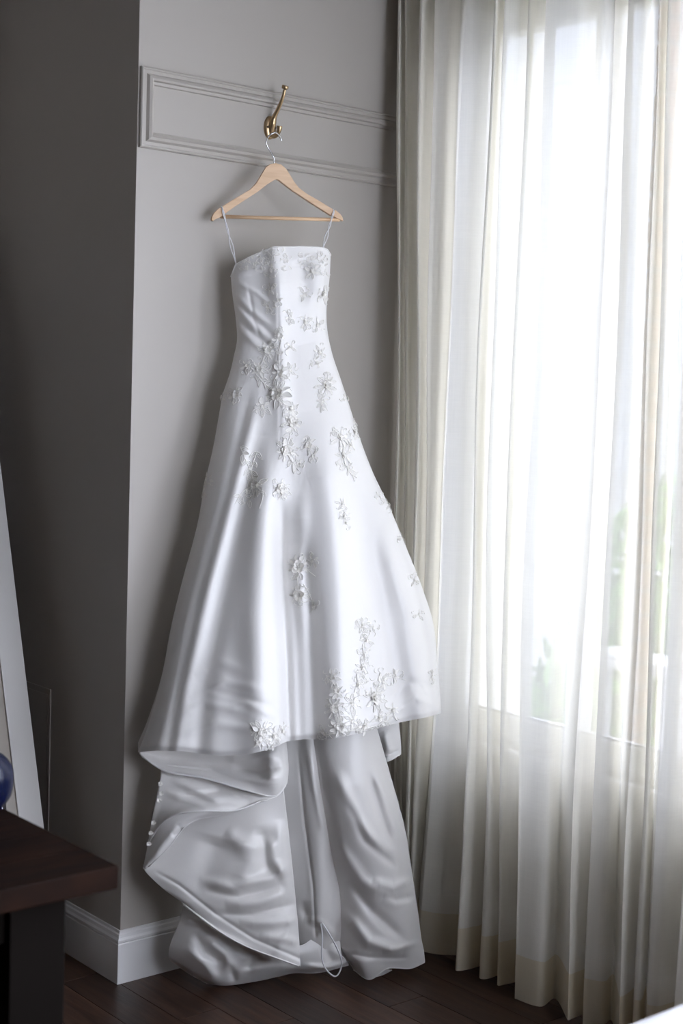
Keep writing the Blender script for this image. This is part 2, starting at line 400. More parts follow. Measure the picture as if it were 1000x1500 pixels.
pa, pb = onX(ctrl[:, 0], np.full(len(ctrl), 100.), 1.0), onX(ctrl[:, 1], np.full(len(ctrl), 1300.), 1.0)
pa = np.array([onX(c[0], 100, c[2]) for c in ctrl]); pb = np.array([onX(c[1], 1300, c[2] - (.01 if 1 else 0)) for c in ctrl])
slope = (pa - pb) / (pa[:, 2] - pb[:, 2])[:, None]
ZT, ZH, ZB = 3.0, .135, .012
top3 = pa + slope * (ZT - pa[:, 2])[:, None]; bot3 = pb + slope * (ZB - pb[:, 2])[:, None]
NS = len(ctrl) * 7
T3, B3 = cr(top3, NS), cr(bot3, NS)
def curtain_strip(za, zb, rows, push=0.0):
    vs = []
    ss = np.arange(NS)
    for r in range(rows):
        z = za + (zb - za) * r / (rows - 1); u = (ZT - z) / (ZT - ZB)
        P = T3 * (1 - u) + B3 * u; P = P.copy()
        amp = .004 + .006 * u
        P[:, 1] += amp * np.sin(ss * .021 + z * 2.3) + .003 * np.sin(ss * .11 + z * 5.1)
        P[:, 0] += amp * .8 * np.sin(ss * .037 + z * 1.7 + 1) + .0025 * np.sin(ss * .19 - z * 4.2)
        P[:, 0] = np.minimum(P[:, 0], .962) - push; P[:, 2] = z; P[:, 1] = np.minimum(P[:, 1], -.012)
        vs.append(P)
    vs = np.concatenate(vs)
    fs = [(r * NS + s, r * NS + s + 1, (r + 1) * NS + s + 1, (r + 1) * NS + s) for r in range(rows - 1) for s in range(NS - 1)]
    return vs, fs
cur = empty('sheer_curtain', (.88, -.9, 0), 'full-length cream sheer curtain hanging in soft pleats in front of the bright window', 'curtain')
cb = from_data('curtain_panel', *curtain_strip(ZT, ZH, 40), M_sheer); under(cur, cb)
ch = tag(from_data('hem', *curtain_strip(ZH + .002, ZB, 5, .0008), M_hem), 'denser double-layer cream hem'); under(cur, ch)
rod = from_data('curtain_track', *tube([(.88, -.01, 3.02), (.88, -1.46, 3.02)], .012, 8), M_white); under(cur, rod)

# ------------------------------------------------------------------ wedding dress
# the dress hangs in a plane that stands a little off the wall and turned towards the room
PN = np.array([.55, 1.0, -.1236]); PK = -.40 + .55 * .45
def dpt(x, y, d):
    """point of the dress plane, brought d metres towards the viewer's side"""
    P = on_plane(x, y, PN, PK); v = CAM - P; v /= np.linalg.norm(v, axis=-1, keepdims=True)
    return P + v * np.asarray(d)[..., None]
def interp(tab, t):
    tab = np.array(tab, float); return np.interp(t, tab[:, 0], tab[:, 1])
def crease(X, Y, lst):
    D = np.zeros_like(X)
    for c in lst:
        pts, wd, am = c[0], c[1], c[2]; kind = c[3] if len(c) > 3 else 'g'
        best = np.full(X.shape, 1e9); sg = np.zeros_like(X); fr = np.zeros_like(X); n = len(pts) - 1
        for k in range(n):
            ax, ay = pts[k]; bx, by = pts[k + 1]; dx, dy = bx - ax, by - ay; ll = dx * dx + dy * dy
            t = ((X - ax) * dx + (Y - ay) * dy) / ll; tc = np.clip(t, 0, 1)
            qx, qy = ax + tc * dx, ay + tc * dy; ds = np.hypot(X - qx, Y - qy); m = ds < best
            best = np.where(m, ds, best); fr = np.where(m, (k + tc) / n, fr)
            sg = np.where(m, np.sign((X - ax) * dy - (Y - ay) * dx), sg)
        taper = np.clip(fr * 5, 0, 1) if kind != 'h' else 1
        if kind == 'g': taper = taper * np.clip((1 - fr) * 5 + (1 if len(c) > 4 else 0), 0, 1)
        if kind == 's': D += am * taper * sg * (best / wd) * np.exp(-(best / wd) ** 2) * 2
        else: D += am * taper * np.exp(-(best / wd) ** 2)
    return D

_wv = [(rng.uniform(.02, .10), rng.uniform(0, math.pi), rng.uniform(0, 6.28)) for _ in range(14)]
def soft(X, Y):
    """small irregular undulation of handled satin"""
    return sum(np.cos(f * (X * math.cos(a) + Y * math.sin(a)) + p) * .0006 * (.045 / f) ** .7 for f, a, p in _wv)
left = [(338, 405), (340, 430), (345, 468), (347, 497), (342, 523), (336, 548), (326, 578), (321, 605), (312, 655), (299, 712), (288, 772), (267, 850), (250, 920), (236, 995), (217, 1062), (202, 1102)]
right = [(484, 374), (483, 402), (480, 432), (478, 458), (480, 488), (487, 520), (498, 553), (511, 592), (527, 642), (546, 692), (570, 742), (592, 795), (616, 855), (634, 912), (640, 970), (646, 1045)]
def resample(poly, n):
    P = cr(poly, 400); yy = (P[:, 1] - P[0, 1]) / (P[-1, 1] - P[0, 1]); u = np.linspace(0, 1, n)
    return np.stack([np.interp(u, yy, P[:, 0]), np.interp(u, yy, P[:, 1])], 1)
NV, NT = 330, 200
V = np.linspace(0, 1, NV); Lp, Rp = resample(left, NV), resample(right, NV)
topc = [(0, 0), (.05, -16), (.2, -23), (.42, -30), (.7, -22), (.85, -16.5), (.93, -13), (.97, -9), (1, 0)]
botc = [(0, 0), (.06, 1), (.15, 7), (.27, 21), (.36, 24), (.44, 20), (.49, 12), (.55, 12), (.62, 17), (.68, 16), (.75, 12), (.85, 6), (.95, 3), (1, 0)]
halfD = [(0, .085), (.06, .10), (.12, .085), (.18, .078), (.28, .10), (.5, .15), (.75, .19), (1, .22)]
CR = [
    # bust and bodice panels
    ([(399, 290), (402, 360), (408, 430), (412, 540), (414, 700)], 13, .016), ([(375, 395), (380, 425)], 22, -.012, 'x'), ([(440, 380), (444, 430)], 13, -.016, 'x'),
    ([(470, 370), (474, 420)], 14, .014, 'x'), ([(362, 410), (372, 470), (383, 500)], 3, -.003), ([(406, 400), (409, 530), (411, 680)], 2.5, -.0015),
    ([(343, 430), (368, 455), (402, 482)], 5, .005), ([(345, 450), (372, 478), (404, 505)], 5, .006), ([(348, 480), (375, 505), (402, 520)], 5, .005), ([(345, 412), (375, 428), (398, 448)], 4, .004),
    ([(347, 467), (372, 490), (402, 512)], 4, -.005), ([(343, 440), (370, 466), (404, 493)], 4, -.004),
    # skirt: side-front seam, big soft cones of cloth, centre valley
    ([(376, 556), (362, 620), (338, 720), (300, 860), (268, 1000), (250, 1110)], 10, .006, 's'),
    ([(366, 590), (330, 730), (292, 870), (255, 1000), (230, 1110)], 20, .013, 'x'),
    ([(388, 600), (362, 720), (330, 860), (300, 1000), (290, 1110)], 14, -.012, 'x'),
    ([(400, 640), (385, 760), (375, 900), (380, 1110)], 24, .026, 'x'),
    ([(411, 725), (412, 850), (419, 960), (424, 1110)], 7, -.030, 'x'), ([(414, 720), (424, 850), (438, 960), (445, 1110)], 18, -.035, 'x'), ([(440, 760), (455, 900), (464, 1090)], 12, -.022, 'x'),
    ([(445, 700), (440, 850), (446, 1000), (448, 1090)], 9, .010, 'x'),
    ([(470, 600), (490, 760), (500, 900), (505, 1090)], 32, .040, 'x'),
    ([(520, 700), (552, 860), (575, 980), (590, 1060)], 20, -.022, 'x'), ([(560, 770), (600, 900), (620, 1050)], 15, .018, 'x'),
    ([(572, 760), (608, 860), (628, 960), (632, 1050)], 7, -.012, 'x'),
    ([(310, 660), (285, 780), (255, 910), (235, 1010)], 10, .012, 'x'),
    ([(285, 990), (320, 968), (365, 985)], 8, .003), ([(278, 1024), (330, 998), (392, 1012)], 7, .004), ([(262, 1050), (300, 1030), (372, 1046)], 7, .004), ([(330, 1040), (360, 1030), (408, 1052)], 6, .0035), ([(300, 1008), (345, 1020), (400, 1034)], 5, -.003),
    ([(255, 1078), (320, 1060), (390, 1072)], 8, .005), ([(560, 1030), (600, 1000), (635, 1010)], 8, -.008), ([(575, 1048), (608, 1022), (640, 1035)], 6, .006), ([(618, 1000), (626, 1018)], 3, .004),
]
th = np.linspace(0, math.pi, NT); tt = (1 - np.cos(th)) / 2
Tg, Vg = np.meshgrid(tt, V)
PX = Lp[:, :1] * (1 - Tg) + Rp[:, :1] * Tg
PY = Lp[:, 1:] * (1 - Tg) + Rp[:, 1:] * Tg
PY = PY + interp(topc, Tg) * np.clip(1 - Vg / .16, 0, 1) ** 1.3 + interp(botc, Tg) * np.clip((Vg - .55) / .45, 0, 1) ** 1.5
rimfade = np.clip(np.sin(np.meshgrid(th, V)[0]) * 2.2, 0, 1)
PD = interp(halfD, Vg) * np.sin(np.meshgrid(th, V)[0]) + crease(PX, PY, CR) * rimfade
PD -= .010 * np.exp(-((1 - Vg) / .006) ** 2)           # the hem rolls under
PD += rimfade * soft(PX, PY) * np.clip((Vg - .45) / .55, .15, 1)
G3 = dpt(PX, PY, PD)
BX = PX[:, ::-1]; BYy = PY[:, ::-1] - 14 * np.clip((Vg - .8) / .2, 0, 1); BD = -interp([(0, .03), (.2, .035), (.6, .06), (1, .075)], Vg) * np.sin(np.meshgrid(th, V)[0])
H3 = dpt(BX, BYy, BD)
R3 = np.concatenate([G3, H3[:, 1:-1]], axis=1); NC = R3.shape[1]
R3[..., 1] = np.minimum(R3[..., 1], -.006)
zz = R3.reshape(-1, 3)
wv = int(NV * .27)                                     # waist seam row

dress = empty('wedding_dress', (.45, -.2, 0), 'white satin wedding dress with lace flowers and long train, hanging from the wooden hanger', 'dress')
RN = np.cross(np.roll(R3, -1, 1) - np.roll(R3, 1, 1), np.gradient(R3, axis=0)); RN /= np.linalg.norm(RN, axis=-1, keepdims=True) + 1e-9
def ringmesh(name, r0, r1, m):
    sub = R3[r0:r1 + 1].reshape(-1, 3); n = r1 - r0 + 1
    fs = [(i * NC + j, i * NC + (j + 1) % NC, (i + 1) * NC + (j + 1) % NC, (i + 1) * NC + j) for i in range(n - 1) for j in range(NC)]
    o = from_data(name, sub, fs, m); o.data.normals_split_custom_set_from_vertices([tuple(v) for v in RN[r0:r1 + 1].reshape(-1, 3)]); under(dress, o); return o
ringmesh('bodice', 0, wv, M_satin)
ringmesh('skirt', wv, NV - 1, M_satin)
# piped top edge of the bodice
o = from_data('neckline_piping', *tube([tuple(p) for p in G3[0, ::4]], .0022, 6), M_satin); under(dress, o)

def sheet(rows, cre=(), nu=90, nv=90, zmin=.004):
    A = np.array(rows, float); A = cr(A, nv); A = np.swapaxes(cr(np.swapaxes(A, 0, 1), nu), 0, 1)
    D = A[..., 2] + crease(A[..., 0], A[..., 1], cre) + 1.6 * soft(A[..., 0], A[..., 1])
    D = D - .08 * np.clip((A[..., 1] - 1150) / 290, 0, 1)
    P = dpt(A[..., 0], A[..., 1], D)
    P[..., 2] = np.maximum(P[..., 2], zmin + .004 * rng.random()); P[..., 1] = np.minimum(P[..., 1], -.022)
    fs = [(i * nu + j, i * nu + j + 1, (i + 1) * nu + j + 1, (i + 1) * nu + j) for i in range(nv - 1) for j in range(nu - 1)]
    return P, fs
def piece(name, rows, cre=(), m=M_lining, hem=None, **kw):
    P, fs = sheet(rows, cre, **kw); o = from_data(name, P.reshape(-1, 3), fs, m); solid(o, .003, 0); under(dress, o)
    for h in (hem or []):
        line = {'b': P[-1], 'l': P[:, 0], 'r': P[:, -1], 't': P[0]}[h]
        q = from_data('hem_piping', *tube([tuple(p) for p in line[::3]], .0028, 6), M_satin); q.parent = o; q.matrix_parent_inverse = Matrix.Identity(4)
    return P, o

piece('hem_facing', [
    [(206, 1096, .0), (255, 1090, .01), (310, 1094, .03), (360, 1094, .06), (398, 1082, .09), (417, 1070, .08)],
    [(204, 1102, -.01), (250, 1110, -.03), (310, 1118, .0), (362, 1118, .05), (402, 1108, .11), (420, 1098, .09)],
    [(206, 1106, .0), (242, 1124, .01), (300, 1134, .03), (358, 1144, .08), (404, 1144, .13), (422, 1126, .10)],
    [(208, 1108, .01), (244, 1130, .03), (300, 1140, .06), (355, 1156, .10), (401, 1166, .12), (420, 1148, .10)]],
    [([(330, 1108), (370, 1112), (408, 1100)], 7, .012), ([(340, 1126), (380, 1132), (414, 1120)], 7, -.012), ([(300, 1120), (350, 1138), (405, 1150)], 5, .008),
     ([(396, 1100), (398, 1150)], 9, .012)], M_lining, hem='b')
piece('train_tier', [
    [(236, 1120, .0), (275, 1122, .0), (320, 1128, .02), (360, 1138, .04), (392, 1146, .05), (412, 1152, .05)],
    [(234, 1145, .01), (272, 1148, .03), (318, 1152, .05), (358, 1160, .07), (388, 1164, .08), (408, 1165, .07)],
    [(224, 1192, .02), (258, 1178, .05), (298, 1172, .07), (340, 1174, .09), (370, 1176, .09), (394, 1171, .085)],
    [(218, 1232, .02), (238, 1205, .06), (262, 1192, .09), (300, 1188, .11), (345, 1187, .11), (386, 1172, .095)]],
    [([(270, 1150), (320, 1168), (380, 1160)], 8, .010), ([(260, 1168), (320, 1160), (370, 1172)], 5, -.008), ([(250, 1140), (290, 1160), (330, 1180)], 6, .008), ([(240, 1160), (300, 1182), (360, 1184)], 5, .006)], M_lining, hem='b')
piece('turned_cuff', [
    [(386, 1173, .085), (345, 1187, .10), (300, 1189, .10), (262, 1193, .08), (238, 1207, .06), (224, 1232, .03), (211, 1268, .01)],
    [(384, 1174, .080), (340, 1190, .09), (296, 1195, .095), (264, 1204, .085), (248, 1220, .07), (232, 1244, .05), (212, 1271, .02)],
    [(380, 1174, .070), (338, 1191, .07), (292, 1199, .08), (270, 1211, .08), (260, 1224, .07), (244, 1244, .05), (213, 1273, .02)]],
    [([(262, 1210), (240, 1235), (222, 1258)], 5, .010), ([(250, 1224), (270, 1216)], 4, -.008)], M_satin, hem='b')
piece('train_side', [
    [(238, 1128, .0), (238, 1130, .0), (240, 1134, -.01)], [(228, 1175, .0), (232, 1178, .01), (240, 1182, .01)], [(220, 1222, .0), (224, 1226, .015), (232, 1222, .02)], [(210, 1272, .0), (213, 1274, .01), (218, 1268, .01)]],
    [], M_satin, nu=12, nv=50)
piece('train_panel', [
    [(228, 1210, .0), (272, 1176, .01), (322, 1160, .03), (372, 1150, .04), (414, 1144, .05)],
    [(216, 1255, .0), (270, 1235, .02), (325, 1220, .05), (375, 1210, .07), (421, 1205, .06)],
    [(211, 1273, .01), (262, 1285, .05), (320, 1278, .08), (380, 1270, .09), (427, 1262, .07)],
    [(235, 1298, .03), (288, 1320, .07), (345, 1322, .10), (395, 1318, .10), (433, 1322, .08)],
    [(262, 1318, .04), (312, 1352, .09), (358, 1370, .11), (405, 1374, .12), (437, 1368, .10)],
    [(268, 1324, .05), (318, 1362, .10), (360, 1386, .12), (402, 1402, .13), (440, 1416, .13)]],
    [([(330, 1216), (352, 1236), (388, 1246)], 10, .008), ([(350, 1222), (366, 1262), (350, 1300)], 14, .009), ([(380, 1210), (388, 1240), (392, 1290)], 10, -.009), ([(318, 1225), (300, 1290)], 24, -.016, 'x'), ([(408, 1200), (412, 1260), (422, 1310)], 9, .010),
     ([(290, 1290), (340, 1300), (400, 1285), (430, 1262)], 8, .011), ([(300, 1303), (350, 1314), (410, 1300)], 6, -.010), ([(330, 1325), (380, 1322), (430, 1305)], 9, .012),
     ([(310, 1338), (370, 1340), (435, 1322)], 5, -.009), ([(350, 1352), (400, 1352), (436, 1345)], 7, .009), ([(380, 1372), (415, 1375), (438, 1380)], 6, .007), ([(395, 1225), (400, 1260), (420, 1285)], 8, .012),
     ([(225, 1275), (262, 1296), (315, 1338), (372, 1375), (438, 1404)], 3, -.004, 'x'), ([(400, 1400), (420, 1370), (430, 1340)], 6, .006)], M_lining, hem='b', nu=120, nv=120)
piece('train_puddle', [
    [(272, 1300, -.04), (305, 1325, -.02), (345, 1350, .0), (400, 1372, .01), (438, 1385, .01), (470, 1368, -.02), (498, 1380, -.02)],
    [(264, 1345, .0), (297, 1362, .04), (342, 1378, .05), (392, 1392, .05), (432, 1400, .03), (472, 1390, .0), (500, 1398, .0)],
    [(250, 1382, -.01), (286, 1400, .05), (328, 1408, .06), (376, 1410, .05), (426, 1412, .02), (470, 1408, .0), (505, 1404, .0)],
    [(247, 1398, -.02), (284, 1420, .03), (325, 1436, .04), (375, 1428, .03), (425, 1420, .0), (466, 1418, .0), (508, 1409, .0)],
    [(249, 1406, -.03), (287, 1431, .0), (328, 1448, .0), (378, 1440, -.02), (425, 1425, -.04), (465, 1424, -.02), (510, 1413, -.01)]],
    [([(265, 1345), (295, 1350), (320, 1368)], 7, .014), ([(285, 1365), (300, 1395), (330, 1410)], 6, -.014), ([(300, 1372), (330, 1398), (340, 1425)], 8, .018), ([(340, 1380), (370, 1400), (360, 1430)], 7, -.010),
     ([(270, 1385), (300, 1412), (320, 1440)], 8, .012), ([(345, 1425), (390, 1418), (430, 1415)], 6, .010), ([(335, 1410), (345, 1440)], 5, -.010), ([(470, 1362), (478, 1395), (490, 1415)], 7, -.010),
     ([(300, 1334), (330, 1356), (380, 1382)], 6, -.010), ([(440, 1412), (480, 1418), (505, 1412)], 4, .007)], M_satin, hem='b', nu=130, nv=80)
piece('train_back', [
    [(408, 1062, -.03), (435, 1066, -.02), (453, 1070, .01), (482, 1070, -.01), (520, 1065, -.04)],
    [(414, 1160, -.03), (437, 1160, -.01), (462, 1160, .015), (487, 1160, -.02), (512, 1160, -.04)],
    [(420, 1260, -.03), (446, 1260, -.01), (470, 1260, .015), (492, 1260, -.02), (514, 1260, -.04)],
    [(426, 1345, -.03), (448, 1345, .0), (472, 1345, .02), (492, 1345, -.01), (512, 1345, -.03)],
    [(430, 1410, -.04), (450, 1412, -.03), (472, 1414, -.03), (492, 1410, -.03), (512, 1408, -.03)]],
    [([(436, 1090), (446, 1200), (459, 1300), (462, 1370)], 2.5, -.005, 'x'), ([(452, 1090), (460, 1150), (478, 1240)], 5, .008), ([(440, 1320), (455, 1350), (470, 1362)], 8, -.012), ([(445, 1345), (470, 1352), (490, 1372)], 6, .012)], M_lining)
piece('train_fold', [
    [(452, 1066, .0), (478, 1068, .05), (505, 1068, .06), (530, 1066, .05), (550, 1062, .0)],
    [(465, 1150, .0), (490, 1150, .06), (520, 1148, .08), (550, 1145, .06), (573, 1142, .0)],
    [(480, 1230, -.01), (505, 1225, .06), (535, 1220, .09), (568, 1215, .06), (592, 1212, -.01)],
    [(496, 1300, -.02), (520, 1295, .04), (550, 1290, .07), (580, 1285, .05), (603, 1280, -.02)],
    [(499, 1350, -.02), (525, 1350, .04), (555, 1345, .06), (590, 1340, .05), (611, 1332, -.02)],
    [(499, 1382, -.02), (525, 1388, .04), (560, 1388, .06), (595, 1383, .04), (616, 1372, -.03)],
    [(502, 1392, -.01), (530, 1410, .05), (562, 1408, .04), (597, 1402, .02), (620, 1392, -.03)],
    [(518, 1420, .0), (541, 1434, .03), (568, 1418, .03), (600, 1418, .0), (622, 1409, -.03)]],
    [([(490, 1125), (520, 1200), (570, 1260)], 9, .016), ([(500, 1160), (535, 1230), (582, 1272)], 7, -.014), ([(538, 1130), (555, 1190), (575, 1245)], 7, -.012), ([(545, 1120), (568, 1180), (584, 1232)], 7, .012),
     ([(490, 1230), (530, 1290), (590, 1330)], 9, .014), ([(510, 1290), (545, 1335), (595, 1380)], 8, -.014), ([(500, 1330), (540, 1380), (590, 1395)], 8, .014), ([(545, 1290), (575, 1300), (604, 1288)], 7, .012),
     ([(548, 1310), (580, 1318), (606, 1312)], 6, -.010), ([(560, 1395), (590, 1388), (615, 1378)], 5, .009), ([(505, 1396), (540, 1402), (600, 1402)], 4, -.007)], M_lining, hem='b', nu=110, nv=140)
piece('train_curl', [
    [(541, 1432, .028), (552, 1424, .03), (566, 1418, .03)], [(548, 1428, .015), (556, 1424, .01), (568, 1420, .01)], [(543, 1433, .02), (560, 1428, .0), (574, 1421, .01)]], [], M_lining, nu=20, nv=20)
piece('train_flap', [
    [(528, 1050, -.06), (558, 1048, -.05), (582, 1046, -.07)], [(545, 1088, -.06), (566, 1086, -.03), (586, 1082, -.06)], [(552, 1119, -.06), (570, 1114, -.03), (587, 1104, -.06)]],
    [([(562, 1070), (572, 1105)], 5, .008), ([(556, 1080), (562, 1110)], 4, -.006), ([(556, 1110), (584, 1098)], 2, -.003)], M_satin, hem='b')
# bustle loop of thin ribbon
lp = [(470, 1353, .045), (472, 1375, .05), (471, 1400, .05), (476, 1418, .045), (489, 1430, .03), (497, 1424, .03), (500, 1408, .04), (493, 1388, .05), (482, 1368, .055), (472, 1352, .05)]
P = cr([dpt(*q) for q in lp], 60); P[:, 2] = np.maximum(P[:, 2], .006)
o = from_data('bustle_loop', *tube([tuple(p) for p in P], .0022, 6), M_ribbon); under(dress, o)

# ---- surface look-up for lace pieces
MXi, MYi = PX, PY
NRM = np.cross(np.gradient(G3, axis=1), np.gradient(G3, axis=0)); NRM /= np.linalg.norm(NRM, axis=-1, keepdims=True) + 1e-9
_s = np.sign(np.sum(NRM * (CAM - G3), -1, keepdims=True)); NRM = NRM * np.where(_s == 0, 1, _s)
dxj, dyj = np.gradient(PX, axis=1), np.gradient(PY, axis=1); dxi, dyi = np.gradient(PX, axis=0), np.gradient(PY, axis=0)
def surf(x, y, lift=.0012):
    k = int(np.argmin((MXi - x) ** 2 + (MYi - y) ** 2)); i, j = divmod(k, NT)
    det = dxj[i, j] * dyi[i, j] - dxi[i, j] * dyj[i, j]
    p = G3[i, j].copy()
    if 2 < i < NV - 3 and 2 < j < NT - 3 and abs(det) > 1e-6:
        ex, ey = x - PX[i, j], y - PY[i, j]
        a = (ex * dyi[i, j] - ey * dxi[i, j]) / det; b = (dxj[i, j] * ey - dyj[i, j] * ex) / det
        a, b = max(-1, min(1, a)), max(-1, min(1, b))
        p += a * (G3[i, min(j + 1, NT - 1)] - G3[i, max(j - 1, 0)]) / 2 + b * (G3[min(i + 1, NV - 1), j] - G3[max(i - 1, 0), j]) / 2
    n = NRM[i, j]; return p + n * lift, n
def frame(x, y, ang, lift):
    p, n = surf(x, y, lift); n = Vector(n); t = Vector(R_) * math.cos(ang) + Vector(U_) * math.sin(ang)
    t = (t - n * t.dot(n)).normalized(); b = n.cross(t); m = Matrix((t, b, n)).transposed().to_4x4(); m.translation = Vector(p); return m
# flower meshes: cupped petals with rolled rims and a beaded heart
def flower_mesh(np_, seed):
    r = random.Random(seed); vs, fs = [], []
    for ring, (rad, zz_, tw) in enumerate(((1.0, .0, 0), (.62, .22, .5))):
        for k in range(np_):
            a0 = 2 * math.pi * (k + tw) / np_ + r.uniform(-.1, .1); R1 = rad * r.uniform(.9, 1.1); i0 = len(vs)
            for u, wdt, h in ((.12, .16, .02), (.45, .42, .08), (.80, .56, .17), (1.0, .40, .26)):
                for s in (-1, -.5, 0, .5, 1):
                    rr = R1 * (u - .10 * abs(s) * u); aa = a0 + s * wdt / max(u, .45)
                    vs.append((rr * math.cos(aa), rr * math.sin(aa), zz_ + h * (1 + .5 * abs(s)) + .05 * math.sin(s * 5 + k)))
            for q in range(3):
                for s in range(4): b = i0 + q * 5 + s; fs.append((b, b + 1, b + 6, b + 5))
    for k in range(5):
        a = k * 1.256; cx, cy2 = .14 * math.cos(a), .14 * math.sin(a); i0 = len(vs)
        vs += [(cx + .08, cy2, .38), (cx, cy2 + .08, .38), (cx - .08, cy2, .38), (cx, cy2 - .08, .38), (cx, cy2, .5)]
        fs += [(i0, i0 + 1, i0 + 4), (i0 + 1, i0 + 2, i0 + 4), (i0 + 2, i0 + 3, i0 + 4), (i0 + 3, i0, i0 + 4)]
    me = bpy.data.meshes.new('lace_flower'); me.from_pydata(vs, [], fs); me.materials.append(M_lace); me.shade_smooth(); return me
FM = [flower_mesh(5, 1), flower_mesh(6, 2), flower_mesh(5, 3)]
def leaf_mesh(wd):
    vs, fs = [], []; n = 7
    for k in range(n):
        u = k / (n - 1); h = wd * math.sin(math.pi * min(1, u * .92 + .04)) ** .8; bend = .12 * math.sin(u * 3)
        for s, z in ((-1, .10), (-.55, .02), (0, .09), (.55, .02), (1, .10)): vs.append((u, bend + s * h, z * .9))
    for k in range(n - 1):
        for s in range(4): b = k * 5 + s; fs.append((b, b + 1, b + 6, b + 5))
    me = bpy.data.meshes.new('lace_leaf'); me.from_pydata(vs, [], fs); me.materials.append(M_lace); me.shade_smooth(); return me
LM = [leaf_mesh(.20), leaf_mesh(.27), leaf_mesh(.16)]
PXM = 4.25 / FPX                                      # metres per pixel at the dress
DM = Matrix.Translation(dress.location).inverted()
def put(name, me, x, y, ang, size, lift=.0015, tilt=0):
    m = frame(x, y, ang, lift); s = size * PXM
    o = bpy.data.objects.new(name, me); COL.objects.link(o); o.parent = dress
    o.matrix_parent_inverse = DM; o.matrix_basis = m @ Matrix.Rotation(tilt, 4, 'X') @ Matrix.Diagonal((s, s, s, 1)); return o
cords = []
def cord(pts, r=.00085, n=14):
    q = cr(pts, n); cords.append(tube([tuple(surf(a, b, .0014)[0]) for a, b in q], r, 4, caps=False))
def curl(x, y, a, ln, turn):
    pts = []; cx, cy2 = x, y
    for k in range(6):
        pts.append((cx, cy2)); cx += ln / 5 * math.cos(a); cy2 += ln / 5 * math.sin(a); a += turn
    cord(pts)
def outline_leaf(x, y, a, ln, wd):
    ca, sa = math.cos(a), math.sin(a)
    for s in (-1, 1): cord([(x, y), (x + ca * ln * .35 - sa * wd * s, y + sa * ln * .35 + ca * wd * s), (x + ca * ln * .75 - sa * wd * .7 * s, y + sa * ln * .75 + ca * wd * .7 * s), (x + ca * ln, y + sa * ln)], n=9)
    cord([(x, y), (x + ca * ln * .8, y + sa * ln * .8)], .0006, 5)
rl = random.Random(11)
def spray(cx, cy2, rad, leaves, curls, fl=0, spread=None, sq=1.3):
    a0, a1 = spread or (0, 2 * math.pi)
    if fl: put('lace_flower', rl.choice(FM), cx, cy2, rl.uniform(0, 6), fl, .001, rl.uniform(-.15, .15))
    for k in range(leaves):
        a = a0 + (a1 - a0) * (k + rl.uniform(.2, .8)) / leaves; st = max(fl * .7, 2)
        x0, y0_ = cx + math.cos(a) * st, cy2 + math.sin(a) * st * sq; ln = rad * rl.uniform(.55, .95)
        if rl.random() < .5: put('lace_leaf', rl.choice(LM), x0, y0_, -a, ln * .85, .001)
        else: outline_leaf(x0, y0_, a, ln, ln * .2)
    for k in range(int(curls * 1.7)):
        a = rl.uniform(a0, a1); q = rad * rl.uniform(.3, .9)
        curl(cx + math.cos(a) * q, cy2 + math.sin(a) * q * sq, a + rl.uniform(-1, 1), rl.uniform(5, 11), rl.choice((-1, 1)) * rl.uniform(.4, 1.0))
def vine(pts, step=9, ln=9):
    cord(pts, .0011, 30); q = cr(pts, max(3, int(np.sum(np.hypot(*np.diff(np.array(pts, float), axis=0).T)) / step)))
    for k in range(len(q) - 1):
        a = math.atan2(*(q[k + 1] - q[k])[::-1])
        for s in (-1, 1):
            if rl.random() < .75:
                b = a + s * rl.uniform(.5, 1.1)
                if rl.random() < .4: put('lace_leaf', rl.choice(LM), q[k][0], q[k][1], -b, ln * rl.uniform(.7, 1.1), .001)
                else: outline_leaf(q[k][0], q[k][1], b, ln * rl.uniform(.7, 1.2), ln * .2)
